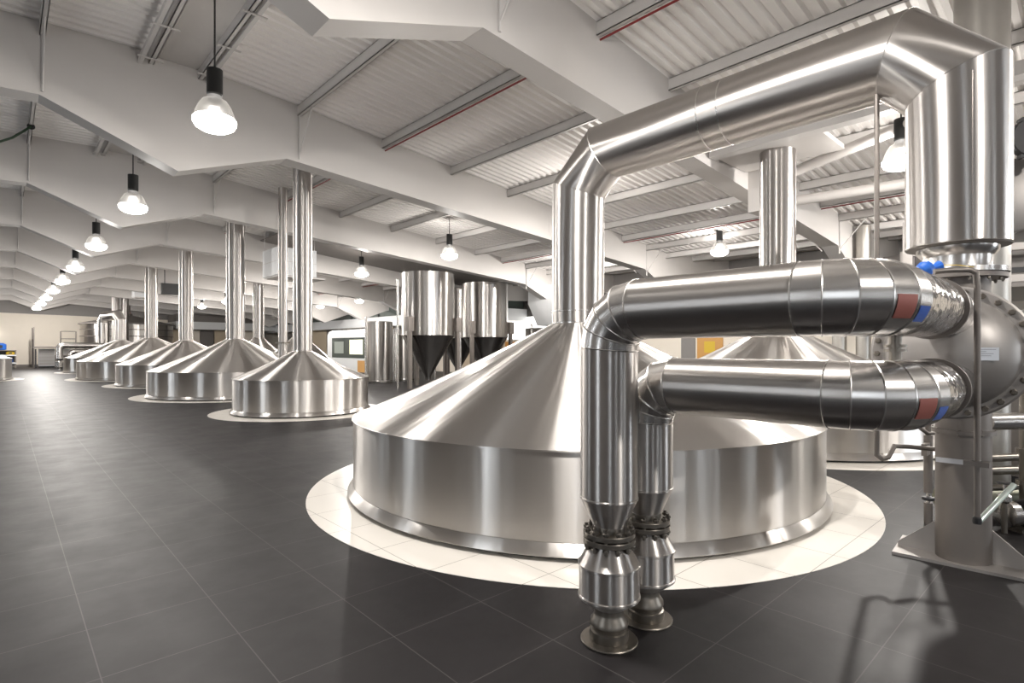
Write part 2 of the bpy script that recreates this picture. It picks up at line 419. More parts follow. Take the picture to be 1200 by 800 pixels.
# --- manway fittings on the cones behind the small kettle
for (x,y,z,s,lab) in ((8.55,21.9,1.05,.22,'small steel manway with clamps low on a steep cone, right of the small kettle stack'),
                      (6.35,17.25,1.0,.25,'square wire guard over a hatch between two kettle cones')):
    t = thing('manway_hatch', lab, 'hatch', (x,y,z), 'hatches on kettle cones')
    MB().lathe([(s,0),(s,.06),(s*.9,.09),(s*.3,.12),(0.001,.125)], 24, (x,y,z), (-.25,-.45,.85)).build('lid', M['bright'], t)
    for a in range(6):
        p = Vector((x+math.cos(a)*s*.9, y+math.sin(a)*s*.9, z+.02)); MB().cyl(p, p+Vector((0,0,.14)), .02, 8).build('clamp', M['dull'], t)
    MB().tube([(x-s,y-s,z-.3),(x-s,y-s,z+.4),(x+s,y-s,z+.4),(x+s,y-s,z-.3)], .015, 8).build('guard_rail', M['bright'], t)

# ------------------------------------------------------------------ vapour ducts
def duct(name, label, P, r, neckz, group, flange=True, near=True):
    t = thing(name, label, 'duct', (P[0][0],P[0][1],P[0][2]), group)
    names = ['riser','upper_elbow','horizontal_run','near_elbow','downcomer']
    rg = mitre_rings(P, r, 96 if near else 32)
    for i, nm in enumerate(names):
        mb = MB(); mb.grid([rg[i], rg[i+1]], True, uscale=2*PI*r)
        if near: bead(mb, rg[i+1] if i < 4 else rg[i+1], .0035)
        if i == 4: mb.cap(rg[5])
        mb.build(nm, M['steel2'], t, sharp=20)
    return t, rg
zb = 1.83; ax = 5.05
GP = [(K1[0],K1[1],zb-.02),(K1[0]+.01,K1[1],3.40),(ax,3.90,3.775),(ax,1.10,3.775),(ax,.75,3.43),(ax,.75,2.27)]
gd, rg = duct('vapour_duct', 'large bent stainless duct arching from the nearest kettle to the heat exchanger', GP, .305, 0, None)
MB().lathe([(.309,0),(.309,.012)],96,(K1[0],K1[1],zb+.0),caps=(False,False)).build('riser_collar', M['bright'], gd)
MB().lathe([(.309,0),(.309,.006)],96,(K1[0],K1[1],zb+.14),caps=(False,False)).build('riser_collar', M['bright'], gd)
for yy in (2.62, 2.42):
    mb = MB(); mb.lathe([(.3065,0),(.3075,.006),(.3065,.012)],96,(ax,yy,3.775),(0,1,0),caps=(False,False)); mb.build('weld_seam', M['bright'], gd)
# vertical lap seam on the downcomer
a = math.radians(205)
mb = MB(); mb.tube([(ax+.306*math.cos(a),.75+.306*math.sin(a),2.28),(ax+.306*math.cos(a),.75+.306*math.sin(a),3.40)], .006, 6); mb.build('lap_seam', M['bright'], gd)
# far copy of the duct on the farthest kettle
F0 = (5.8,44.6)
duct('vapour_duct', 'small bent duct seen far off above the farthest kettle', [(F0[0],F0[1],2.08),(F0[0],F0[1],3.35),(F0[0]-.15,F0[1]+.4,3.75),(F0[0]-.6,F0[1]+2.2,3.75),(F0[0]-.7,F0[1]+2.5,3.4),(F0[0]-.7,F0[1]+2.5,1.9)], .33, 0, None, near=False)

# drain pipe falling from the duct, then jogging to the exchanger leg
dp = thing('drain_pipe', 'thin bare steel pipe dropping from the duct and jogging towards the grey column', 'pipe', (4.95,1.22,.69))
MB().tube([(4.95,1.22,3.5),(4.95,1.22,.72),(4.97,1.19,.69),(5.02,1.16,.70),(5.10,1.14,.78),(5.22,1.06,.77),(5.30,.86,.76),(5.25,.80,.76)], .0175, 12).build('pipe_run', M['dull'], dp)
MB().cyl((4.95,1.22,.95),(4.95,1.22,.99),.026,12).build('coupling', M['cast'], dp)

# ------------------------------------------------------------------ the two product pipes
def bolts(parent, c, axis, R, n, r, l0, l1, m, head=1.0, name='bolt', ph=0):
    a = Vector(axis).normalized(); u = a.orthogonal().normalized(); 
    if abs(a.z) > .999: u = Vector((1,0,0))
    w = a.cross(u); c = Vector(c)
    base = None
    for k in range(n):
        p = c+(u*math.cos(2*PI*k/n+ph)+w*math.sin(2*PI*k/n+ph))*R
        if base is None:
            mb = MB(); z = Vector((0,0,0))
            mb.cyl(a*l0, a*l1, r*.62, 10)
            mb.lathe([(r,0),(r*1.05,r*.2),(r*1.05,r*.7),(r*.8,r*.95)], 6, a*(l1-r*1.6), a)
            mb.lathe([(r,0),(r*1.05,r*.2),(r*1.05,r*.7),(r*.8,r*.95)], 6, a*(l0+r*1.6), -a)
            base = mb.build(name, m, parent, loc=p-Vector(parent.location)); o = base
        else:
            o = base.copy(); COL.objects.link(o); o.parent = parent; o.location = p-Vector(parent.location)
    return

def patch(rings_fn, a0, a1, t0, t1, name, m, parent, n=10):
    """thin patch lying 1.5 mm proud between two joint rings"""
    A, B, cA, cB = rings_fn; N = len(A)
    rows = []
    for t in [t0+(t1-t0)*k/4 for k in range(5)]:
        row = []
        for i in range(n+1):
            f = (a0+(a1-a0)*i/n) % 1.0 * N; j = int(f) % N; g = f-int(f)
            pa = A[j].lerp(A[(j+1)%N], g); pb = B[j].lerp(B[(j+1)%N], g)
            p = pa.lerp(pb, t); c = cA.lerp(cB, t)
            row.append(p+(p-c).normalized()*.0022)
        rows.append(row)
    mb = MB(); mb.grid(rows, closed=False); 
    return mb.build(name, m, parent)

def product_pipe(x, y, zc, label, foil_end):
    R = .15
    t = thing('insulated_pipe', label, 'pipe', (x,y,0), 'insulated stainless pipes from floor to heat exchanger')
    MB().lathe([(.149,.0),(.150,.006),(.147,.010),(.06,.012)], 48, (x,y,0)).build('floor_plate', M['cast'], t)
    MB().lathe([(.100,.010),(.104,.03),(.101,.06),(.092,.064),(.092,.075),(.100,.09),(.098,.11),(.080,.135),(.076,.15),(.080,.22)], 48, (x,y,0)).build('floor_socket', M['cast'], t)
    MB().lathe([(.08,.175),(.152,.225),(.163,.235),(.164,.245),(.158,.25),(.157,.395),(.164,.40),(.164,.41),(.157,.415),(.100,.515)], 64, (x,y,0)).build('lower_insulation', M['steel2'], t, sharp=25)
    for z in (.518, .552):
        MB().lathe([(.09,0),(.133,0),(.135,.003),(.135,.023),(.133,.026),(.09,.026)], 48, (x,y,z)).build('flange', M['cast'], t)
    bolts(t, (x,y,.548), (0,0,1), .121, 12, .0155, -.062, .060, M['cast'])
    MB().lathe([(.086,.57),(.088,.60),(.084,.62)], 40, (x,y,0)).build('pipe_neck', M['cast'], t)
    MB().lathe([(.086,.610),(.148,.745),(.153,.75),(.153,.758),(.149,.762)], 64, (x,y,0)).build('reducer_cone', M['steel2'], t)
    rb = .20
    MB().lathe([(R,.755),(R,zc-rb)], 72, (x,y,0), caps=(False,False)).build('riser_insulation', M['steel2'], t)
    # lap seam
    a = math.radians(-20)
    mb = MB(); mb.tube([(x+.151*math.cos(a),y+.151*math.sin(a),.77),(x+.151*math.cos(a),y+.151*math.sin(a),zc-rb-.01)], .003, 6); mb.build('lap_seam', M['bright'], t)
    # first elbow: up turns towards the camera side (-Y)
    A = arc_pts((x,y-rb,zc-rb), (0,1,0), (0,0,1), rb, 4)
    B0 = (x, .845, zc)
    rb2 = .24
    B = arc_pts((x+rb2,.845,zc), (-1,0,0), (0,-1,0), rb2, 5)
    pts = [Vector((x,y,.755))]+A+B
    pts += [Vector((foil_end, .845-rb2, zc))]
    rg = mitre_rings(pts, R, 72)
    mb = MB(); mb.grid(rg[1:6], True, uscale=2*PI*R)
    for k in range(1, 6): bead(mb, rg[k], .004)
    mb.build('riser_elbow', M['bright'], t, sharp=8)
    mb = MB(); mb.grid([rg[5], rg[6]], True, uscale=2*PI*R); mb.build('horizontal_insulation', M['steel2'], t)
    mb = MB(); mb.grid(rg[6:11], True, uscale=2*PI*R)
    for k in range(6, 11): bead(mb, rg[k], .0035)
    mb.build('exchanger_elbow', M['bright'], t, sharp=8)
    # last tapered gore, then foil wrap and collar
    E = pts[11]; 
    mb = MB(); mb.lathe([(R,0),(R*.97,.08)], 72, pts[10]+Vector((.0,0,0)) , (1,0,0), caps=(False,False))
    mb.grid([rg[10], rg[11]], True, uscale=1.0)
    mb.build('end_gore', M['bright'], t)
    prof = []; L = foil_end-pts[11].x
    C = [(.0,R*.99),(.05,R*.95),(.12,R*1.0),(.20,R*.94),(.28,R*.98),(.36,R*.93),(.44,R*.97),(.52,R*.92),(.60,R*.96),(.68,R*.93),(.76,R*.93),(.765,R*.86),(1.22 if x<2.5 else .90,R*.86)]
    if x > 2.5: C = [(h*.62 if h < .89 else .92, rr) for h, rr in C]
    MB().lathe([(r,h) for h,r in C], 60, (pts[11].x,pts[11].y,zc), (1,0,0), caps=(False,False)).build('foil_wrap', M['foil'], t)
    MB().lathe([(R*.86,0),(R*1.02,.0),(R*1.02,.025),(R*.86,.025)], 60, (pts[11].x+(.78 if x<2.5 else .48),pts[11].y,zc), (1,0,0), caps=(False,False)).build('collar', M['dull'], t)
    def cen(i): return sum(rg[i], Vector())/len(rg[i])
    return t, rg, cen

def angfrac(rg, i, cen, towards):
    """fraction round ring i whose point lies furthest along a direction"""
    d = Vector(towards); N = len(rg[i]); c = cen(i)
    return max(range(N), key=lambda j: (rg[i][j]-c).dot(d))/N

for (x, zc, lab) in ((2.36, 1.738, 'upper thick insulated steel pipe on the nearer floor leg, elbow to the exchanger'),
                     (2.70, 1.337, 'lower insulated steel pipe on the farther floor leg, passing under the upper one')):
    t, rg, cen = product_pipe(x, 1.80, zc, lab, 3.30)
    # coloured patches face the camera: outer side of the bend
    for (i, nm, m, zlo, zhi, t0, t1) in ((8,'pale_panel','silverpatch',-.05,.09,.05,.95),(9,'red_brown_patch','redpatch',-.085,.005,.12,.88),(10,'blue_sticker','bluepatch',-.095,-.045,.12,.92)):
        c = cen(i); N = len(rg[i])
        # points on the side that faces -X/-Y
        idx = [j for j in range(N) if (rg[i][j]-c).dot(Vector((-.5,-.86,0))) > 0]
        def fz(z): return min(idx, key=lambda j: abs(rg[i][j].z-c.z-z))/N
        a0, a1 = fz(zlo), fz(zhi)
        if abs(a1-a0) > .5:
            if a0 < a1: a0 += 1
            else: a1 += 1
        if nm == 'pale_panel': continue
        patch((rg[i], rg[i+1], cen(i), cen(i+1)), a0, a1, t0, t1, nm, M[m], t)
# small bolted link between the two elbows
t = thing('link_pipe', 'short dark bolted spool between the two insulated pipe elbows', 'pipe', (2.90,.80,1.46))
lx, ly = 2.97, .66
MB().cyl((lx,ly,1.47),(lx,ly,1.61),.026,16).build('spool', M['cast'], t)
MB().lathe([(.045,0),(.045,.012)],20,(lx,ly,1.525)).build('flange', M['cast'], t)
MB().lathe([(.045,0),(.045,.012)],20,(lx,ly,1.545)).build('flange', M['cast'], t)

# ------------------------------------------------------------------ heat exchanger
FX, FY, FZ = 3.98, .625, 1.515
axd = Vector((5.05-FX, .77-FY, 0)).normalized()
hx = thing('heat_exchanger', 'grey round vessel with bolted flange head on a column, right of the pipes', 'heat exchanger', (5.08,.77,0))
def axp(s, z=0): p = Vector((FX,FY,FZ))+axd*s; p.z += z; return p
K = 1.10
prof = [(.001,-.20),(.08,-.193),(.16,-.165),(.22,-.125),(.265,-.07),(.285,-.02),(.288,.0)]
MB().lathe([(r*K,h*K) for r,h in prof], 72, axp(0), axd, caps=(False,False)).build('dished_head', M['dullw'], hx)
MB().lathe([(.27*K,-.012),(.334*K,-.012),(.344*K,-.004),(.344*K,.035),(.34*K,.04),(.27*K,.04)], 96, axp(0), axd, caps=(False,False)).build('head_flange', M['dullw'], hx)
MB().lathe([(.27*K,.045),(.344*K,.045),(.344*K,.085),(.27*K,.085)], 96, axp(0), axd, caps=(False,False)).build('shell_flange', M['dull'], hx)
bolts(hx, axp(.036), axd, .314*K, 28, .0165, -.070, .066, M['cast'], ph=.1)
MB().lathe([(.285*K,.08),(.32,.12),(.32,1.75),(.27,1.82),(.15,1.9),(.001,1.92)], 64, axp(0), axd, caps=(True,False)).build('shell', M['dull'], hx)
# column under the vessel with base plate and gussets
cx, cy = 5.12, .725
MB().lathe([(.162,.02),(.162,1.26)], 48, (cx,cy,0)).build('column', M['dull'], hx)
MB().lathe([(.165,0),(.185,0),(.185,.03),(.165,.03)], 48, (cx,cy,.93)).build('column_band', M['dull'], hx)
bolts(hx, (cx,cy,.945), (0,0,1), .178, 8, .008, -.02, .02, M['cast'], name='band_bolt')
d1 = Vector((4.94-4.88, .39-1.15, 0)).normalized(); d2 = Vector((-d1.y, d1.x, 0)); 
if d2.x < 0: d2 = -d2
c0 = Vector((cx,cy,0))-d2*.20-d1*.40
pl = [c0, c0+d1*.95, c0+d1*.95+d2*.50, c0+d2*.50]
MB().prism(pl, (0,0,.022)).build('base_plate', M['dullw'], hx)
for sgn in (-1, 1):
    g0 = Vector((cx,cy,.022))+d1*(.155*sgn); g1 = g0+d1*(.235*sgn)
    MB().prism([g0-d2*.006, g1-d2*.006, g1-d2*.006+Vector((0,0,.03)), g0-d2*.006+Vector((0,0,.24))], d2*.012).build('gusset', M['dullw'], hx)
g0 = Vector((cx,cy,.022))-d2*.155; g1 = g0-d2*.04
# nameplates
mb = MB(); mb.box((-.075,-.004,-.032),(.075,.004,.032)); 
def oriented(mb, R, at):
    mb.v = [tuple(R @ Vector(p) + Vector(at)) for p in mb.v]; return mb
def facing(n, up=(0,0,1)):
    n = Vector(n).normalized(); x = Vector(up).cross(n).normalized(); z = n.cross(x)
    return Matrix((x, -n, z)).transposed()
npn = (-1,-.35,0)
mb = MB(); mb.box((-.060,-.003,-.034),(.060,.003,.034))
pl = oriented(mb, facing(npn), axp(-.172)+Vector((0,-.15,-.005))).build('nameplate', M['silverpatch'], hx)
mb = MB()
for k, w in enumerate((.05,.03,.045,.04)): mb.box((-.052,-.0045,.022-k*.011),(-.052+w*2,-.003,.0255-k*.011))
oriented(mb, facing(npn), axp(-.172)+Vector((0,-.15,-.005))).build('engraving', M['plate'], pl)
mb = MB(); mb.box((-.10,-.003,-.017),(.10,.003,.017))
oriented(mb, facing((-.95,-.05,0)), (cx-.166,cy+.03,.74)).build('nameplate', M['silverpatch'], hx)
# neck between vessel and duct
MB().lathe([(.20,1.78),(.20,2.03),(.29,2.03),(.29,2.062),(.19,2.062)], 64, (5.05,.76,0), caps=(False,False)).build('neck_flange', M['dull'], hx)
bolts(hx, (5.05,.76,2.055), (0,0,1), .262, 14, .012, -.05, .05, M['cast'], name='neck_bolt')
mb = MB().lathe([(.29,2.067),(.29,2.10),(.205,2.10),(.20,2.13),(.205,2.19),(.235,2.225),(.24,2.255),(.22,2.262)], 64, (5.05,.75,0), caps=(False,False)); mb.build('duct_neck', M['bright'], gd)
MB().lathe([(.305,0),(.30,-.012),(.22,-.016)], 96, (5.05,.75,2.272), caps=(False,False)).build('end_cap', M['dull'], gd)
# slim front pipe with clamp and diagonal sight-glass tail
sp = thing('condensate_pipe', 'slim steel pipe standing in front of the round vessel, elbowed at its top', 'pipe', (3.56,.45,.69))
MB().tube([(3.44,.60,1.925),(3.48,.54,1.93),(3.53,.475,1.93),(3.55,.453,1.915),(3.556,.448,1.845),(3.556,.448,.70)], .0138, 14).build('pipe_run', M['dull'], sp)
MB().lathe([(.018,0),(.02,.012),(.018,.03),(.0138,.035)], 16, (3.556,.448,.67)).build('end_cap', M['dark'], sp)
MB().cyl((3.56,.44,.685),(3.76,.33,.85),.0138,14).build('sight_tube', M['glasst'], sp)
mb = MB(); mb.cyl((3.556,.448,.955),(3.556,.448,.98),.022,14); mb.box((3.535,.40,.955),(3.577,.50,.98)); mb.build('pipe_clamp', M['dull'], sp)
# blue wrapped valve handle with yellow tie
t = thing('wrapped_valve', 'small blue plastic wrapped valve above the upper pipe end', 'valve', (3.25,.72,1.83))
bx, by, bz = 3.56, .66, 1.955
MB().lathe([(.015,-.038),(.036,-.024),(.044,.0),(.034,.028),(.012,.035)], 14, (bx,by,bz), (.5,-.5,.35)).build('blue_wrap', M['blue'], t)
MB().lathe([(.012,-.05),(.022,.03),(.030,.05)], 10, (bx+.02,by-.02,bz), (.6,-.6,.3)).build('wrap_tail', M['blue'], t)
MB().tube([(bx+.03,by-.04,bz+.02),(bx+.09,by-.12,bz+.018),(bx+.14,by-.18,bz+.006)], .0022, 6).build('yellow_tie', M['yellow'], t)
MB().tube([(bx,by,bz-.02),(bx,by-.03,1.862)], .010, 10).build('spindle', M['bright'], t)

# ------------------------------------------------------------------ services at right
def pipe(name, label, pts, r, m, cat='pipe', group=None, n=20, joints=()):
    t = thing(name, label, cat, pts[-1], group)
    MB().tube(pts, r, n).build('pipe_run', m, t)
    for (p, q) in joints:
        MB().cyl(p, q, r*1.5, 16).build('coupling', M['cast'], t)
    return t
pipe('large_duct', 'broad grey vertical duct rising to the roof behind the arching duct', [(7.75,.94,6.0),(7.75,.94,0)], .238, M['ductgrey'], 'duct', n=48, joints=(((7.75,.94,1.9),(7.75,.94,1.93)),))
for (x,y,l) in ((17.9,5.35,'left one of the twin grey vertical ducts beyond the stack'),(17.95,4.75,'right one of the twin grey vertical ducts beyond the stack')):
    pipe('twin_duct', l, [(x,y,5.0),(x,y,0)], .19, M['ductgrey'], 'duct', 'twin vertical ducts', 28, joints=(((x,y,3.9),(x,y,3.93)),))
# standing rod with couplings, behind the column
vx, vy = 5.95, 1.08
t = thing('valve_rod', 'slim standing steel rod with dark coupling, left of the grey column', 'pipe', (vx,vy,0))
MB().cyl((vx,vy,0),(vx,vy,.19),.032,16).build('lower_sleeve', M['dull'], t)
MB().cyl((vx,vy,.18),(vx,vy,.28),.014,12).build('rod', M['bright'], t)
MB().lathe([(.045,.215),(.048,.22),(.048,.235),(.045,.24)],16,(vx,vy,0)).build('coupling', M['dark'], t)
MB().cyl((vx,vy,.28),(vx,vy,.78),.034,16).build('upper_sleeve', M['dull'], t)
MB().cyl((vx,vy,.78),(vx,vy,1.35),.022,16).build('upper_rod', M['dull'], t)
MB().box((vx-.16,vy-.02,.62),(vx+.02,vy+.02,.72)).build('bracket', M['dull'], t)
MB().tube([(vx-.09,vy+.06,1.35),(vx-.09,vy+.06,.90),(vx-.07,vy+.04,.84),(vx-.02,vy,.80),(vx+.3,vy-.25,.80)], .016, 12).build('side_pipe', M['dull'], t)
# machinery between column and frame edge
pipe('service_pipe', 'upper thin horizontal dark pipe right of the column', [(6.2,1.0,.545),(8.4,-.5,.545)], .035, M['cast'], group='service pipes behind the column')
pipe('service_pipe', 'second thin horizontal dark pipe right of the column', [(6.2,1.0,.43),(8.4,-.5,.43)], .04, M['cast'], group='service pipes behind the column')
pipe('service_pipe', 'thick olive horizontal pipe low behind the column', [(6.3,1.05,.17),(8.4,-.6,.17)], .10, M['olive'], group='service pipes behind the column')
pipe('service_pipe', 'bright flanged horizontal pipe under the vessel flange', [(6.0,.70,.93),(6.8,.15,.93),(8.2,-.8,.93)], .07, M['bright'], group='service pipes behind the column', joints=(((6.35,.46,.93),(6.39,.43,.93)),((6.6,.29,.93),(6.64,.26,.93))))
MB().box((6.7,.1,0),(6.8,.2,.87)).build('pipe_stand', M['cast'], bpy.data.objects['service_pipe.003'])
pipe('service_pipe', 'dark vertical pipe with two couplings right of the column', [(6.62,.50,1.2),(6.62,.50,0)], .05, M['cast'], group='service pipes behind the column', joints=(((6.62,.50,.62),(6.62,.50,.66)),((6.62,.50,.34),(6.62,.50,.38))))
pipe('service_pipe', 'lowest thin brown horizontal pipe behind the column', [(6.2,.9,.06),(6.2,.9,.30),(8.4,-.6,.30)], .028, M['cast'], group='service pipes behind the column')
t = thing('dark_backing_box', 'dark box on legs added as backing behind the service pipes at right', 'box', (7.6,.1,0))  # box added to give the pipes a dark background
MB().box((-.5,-.2,.12),(.5,.2,1.3), rot=-.64, at=(8.6,.35,0)).build('case', M['darkwall'], t)
MB().box((-.42,-.21,.2),(.42,-.2,1.22), rot=-.64, at=(8.6,.35,0)).build('door', M['olive'], t)
for sx in (-.45,.45):
    for sy in (-.15,.15): MB().box((sx-.03,sy-.03,0),(sx+.03,sy+.03,.12), rot=-.64, at=(8.6,.35,0)).build('leg', M['dark'], t)
t = thing('pump', 'dark pump and motor on the floor behind the grey column', 'pump', (6.45,.35,0))
MB().lathe([(.10,0),(.12,.02),(.12,.22),(.09,.26),(.05,.27)], 28, (6.35,.5,.14), (.8,-.6,0)).build('motor', M['dark'], t)
mb = MB()
for k in range(8): mb.lathe([(.12,0),(.128,0),(.128,.008),(.12,.008)], 28, Vector((6.35,.5,.14))+Vector((.8,-.6,0))*(.04+.022*k), (.8,-.6,0))
mb.build('cooling_fins', M['cast'], t)
MB().lathe([(.05,0),(.11,.02),(.11,.09),(.06,.11)], 28, (6.22,.62,.14), (.8,-.6,0)).build('volute', M['bright'], t)
MB().box((-.2,-.08,0),(.2,.08,.03), rot=-.64, at=(6.42,.44,0)).build('pump_base', M['cast'], t)
t = thing('hand_valve', 'small steel hand valve on the pipes behind the column', 'valve', (6.15,.62,.43))
MB().lathe([(.03,0),(.05,.02),(.05,.06),(.03,.08)],18,(6.15,.60,.25)).build('valve_body', M['bright'], t)
MB().cyl((6.15,.60,.0),(6.15,.60,.25),.02,12).build('valve_stand', M['cast'], t)
MB().cyl((6.15,.60,.31),(6.15,.60,.42),.01,10).build('valve_stem', M['bright'], t)
MB().lathe([(.05,0),(.062,.006),(.05,.012)],24,(6.15,.60,.41)).build('handwheel', M['dark'], t)
# black handwheel and round grey cover at the right edge behind the downcomer
t = thing('wheel_valve', 'black toothed handwheel at the right edge beside the arching duct', 'valve', (6.7,.42,2.95))
wc = Vector((6.15,.42,3.25))
mb = MB(); mb.lathe([(.10,-.04),(.16,-.04),(.17,0),(.16,.04),(.10,.04)], 24, wc, (-.8,-.5,0)); mb.build('wheel', M['dark'], t)
mb = MB()
for k in range(12):
    a = 2*PI*k/12; u = Vector((.53,-.85,0)); p = wc+(u*math.cos(a)+Vector((0,0,1))*math.sin(a))*.17
    MB().cyl(p-Vector((.8,.5,0))*.03, p+Vector((.8,.5,0))*.03, .02, 8).build('grip_tooth', M['dark'], t)
MB().cyl(wc, wc+Vector((.8,.5,0))*.6, .03, 12).build('spindle', M['bright'], t)
t = thing('blind_flange', 'round grey cover plate at the right edge below the black handwheel', 'flange', (6.4,.4,2.6))
wc = Vector((6.35,.60,2.85))
MB().lathe([(.30,0),(.32,.01),(.32,.04),(.30,.05)], 40, wc, (.9,.3,0)).build('cover', M['dullw'], t)
MB().cyl(wc+Vector((.04,.01,0)), wc+Vector((.95,.16,0)), .22, 32).build('branch_pipe', M['ductgrey'], t)

# dark steel gantry in the far right bay
t = thing('steel_gantry', 'dark steel frame with cross beams standing in the far right bay', 'frame', (15.2,1.6,0))
for (x,y) in ((14.6,3.0),(15.6,.2),(19.0,4.0),(20.0,1.2)):
    MB().box((x-.09,y-.09,0),(x+.09,y+.09,4.3)).build('post', M['dullw'], t)
def beam3(p, q, w, h, nm, m):
    p = Vector(p); q = Vector(q); d = (q-p).normalized(); s = Vector((-d.y,d.x,0))*w/2
    MB().prism([p-s,p+s,p+s+Vector((0,0,h)),p-s+Vector((0,0,h))], q-p).build(nm, m, t)
for z in (2.9, 3.55, 4.15):
    beam3((14.6,3.0,z),(15.6,.2,z),.12,.14,'cross_beam',M['dullw'])
    beam3((19,4.0,z),(20,1.2,z),.12,.14,'cross_beam',M['dark'])
beam3((14.6,3.0,3.0),(19,4.0,3.0),.1,.14,'side_beam',M['dark']); beam3((15.6,.2,3.0),(20,1.2,3.0),.1,.14,'side_beam',M['dark'])
MB().prism([(14.6,3,2.8),(15.6,.2,2.8),(20,1.2,2.8),(19,4,2.8)],(0,0,.08)).build('deck', M['darkwall'], t)
MB().prism([(21,5.5,2.9),(21.2,5.5,2.9),(21.2,-1,2.9),(21,-1,2.9)],(0,0,1.6)).build('back_panel', M['darkwall'], t)

# ------------------------------------------------------------------ pendant lamps
def lamp_proto(x, y, label, group):
    t = thing('pendant_lamp', label, 'lamp', (x,y,4.42), group)
    o = Vector((x,y,0))
    MB().lathe([(.05,5.24),(.098,5.25),(.098,4.92),(.085,4.90)], 32, o).build('housing', M['black'], t)
    MB().cyl((x,y,5.24),(x,y,roofz(x)-.01),.012,8).build('cord', M['cable'], t)
    MB().lathe([(.085,4.91),(.10,4.845),(.155,4.83),(.205,4.75),(.235,4.67),(.25,4.60)], 40, o, caps=(False,False)).build('reflector', M['refl'], t)
    MB().lathe([(.25,4.605),(.265,4.58),(.262,4.54),(.235,4.49),(.17,4.45),(.09,4.43),(.001,4.425)], 40, o, caps=(True,False)).build('lens', M['lens'], t)
    return t
def add_light(x, y, e):
    l = bpy.data.lights.new('lamp_light', 'POINT'); l.energy = e
    l.shadow_soft_size = .09; l.color = (1,.955,.90)
    o = bpy.data.objects.new('lamp_light', l); COL.objects.link(o); o.location = (0,0,.17)
    return o
proto = None
ordn = ['first','second','third','fourth','fifth','sixth','seventh','eighth','ninth']
def place_lamp(x, y, label, group, e=1.0):
    global proto
    if proto is None or True:
        if proto is None:
            t = proto = lamp_proto(x, y, label, group)
        else:
            t = proto.copy(); COL.objects.link(t); t.location = (x,y,4.42); t['label'] = label; t['group'] = group
            for ch in proto.children:
                if ch.type == 'LIGHT': continue
                c = ch.copy(); COL.objects.link(c); c.parent = t
                if ch.name.startswith('cord'):
                    # cord reaches the roof above this lamp
                    s = (roofz(x)-.01-5.24)/(roofz(proto.location.x)-.01-5.24)
                    c.data = ch.data.copy()
                    for v in c.data.vertices:
                        if v.co.z > 5.3: v.co.z = roofz(x)-.01
    l = add_light(x, y, LP*e); l.parent = t
    return t
LP = 520
rowA = [8.1+6.1*k for k in range(9)]
rowA = [8.1,14.2,20.3,26.3,31.9,37.6,43.4,49.2,55.2]
for k, y in enumerate(rowA):
    place_lamp(2.08-.012*k*2, y, 'lit pendant lamp with black housing, %s from the camera in the left row' % ordn[k], 'pendant lamps of the left row', (.6,.6,.65,.7,.8,.9,1.1,1.5,2.2)[k])
for k, y in enumerate((2.3,14.6,20.6,26.9,33.0,39.0,45.0)):
    place_lamp(10.7, y, 'lit pendant lamp %s' % ('half hidden behind the arching duct at upper right' if k == 0 else ('over the steel hoppers' if k == 1 else 'in the middle row, %s beyond the one over the hoppers' % ordn[k-2])), 'pendant lamps of the middle row', 1.5 if y < 3 else 1.15)
for k, (x,y) in enumerate(((16.5,8.3),(16.8,32.65),(16.9,38.75),(16.8,2.4))):
    place_lamp(x, y, 'lit pendant lamp %s' % ['under the right roof slope, above the upper pipe','small and far off, left of the steel hopper','small and far off, beside the kettle stacks','nearest in the right row behind the downcomer'][k], 'pendant lamps of the right row')
for (x,y) in ((2.08,2.0),(2.08,-4.1),(10.7,-3.6),(16.8,-3.5),(10.35,8.5),(16.8,14.4)):
    place_lamp(x, y, 'lit pendant lamp outside the picture or fully hidden by the duct riser', 'pendant lamps out of sight', 1.5)

# green cable slung from the purlin at upper left
t = thing('slung_cable', 'dark green cable tied round a roof bracket at the upper left edge', 'cable', (.45,15.7,6.2))
MB().tube([(-.6,15.4,5.55),(-.15,15.5,5.72),(.15,15.6,5.95),(.38,15.7,6.22),(.45,15.7,6.30)], .024, 8).build('cable', M['green'], t)
MB().lathe([(.06,0),(.07,.01),(.06,.03)],16,(.45,15.7,6.30),(0,1,0)).build('tie', M['dark'], t)

# ------------------------------------------------------------------ hopper tanks
def hopper(x, y, label, R=1.05, zt=4.5, zc=2.05, za=.42):
    t = thing('hopper_tank', label, 'tank', (x,y,0), 'cone bottomed hopper tanks')
    MB().lathe([(.001,zt+.10),(R*.5,zt+.08),(R*.96,zt+.02),(R,zt)], 72, (x,y,0), caps=(False,False)).build('lid', M['dull'], t)
    MB().lathe([(R,zt),(R,zc+.04),(R+.015,zc+.03),(R+.015,zc),(R,zc-.01)], 72, (x,y,0), caps=(False,False)).build('drum', M['steel'], t)
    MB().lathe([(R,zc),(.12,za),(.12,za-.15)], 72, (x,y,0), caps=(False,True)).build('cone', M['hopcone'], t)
    for a in (200, 320, 80):
        a = math.radians(a); px, py = x+math.cos(a)*(R+.12), y+math.sin(a)*(R+.12)
        MB().box((px-.07,py-.07,0),(px+.07,py+.07,2.7)).build('leg', M['dull'], t)
        MB().box((px-.12,py-.12,2.2),(px+.12,py+.12,2.75)).build('bracket', M['dull'], t)
    MB().cyl((x-R-.15,y+.3,0),(x-R-.15,y+.3,zt-.3),.045,14).build('sight_pipe', M['bright'], t)
    return t
hopper(12.5,18.5,'steel hopper tank with dark cone bottom, leftmost of the three')
hopper(16.4,19.6,'steel hopper tank, rightmost of the three with bright right edge')
hopper(17.1,22.6,'steel hopper tank half hidden between its two neighbours', za=.5)
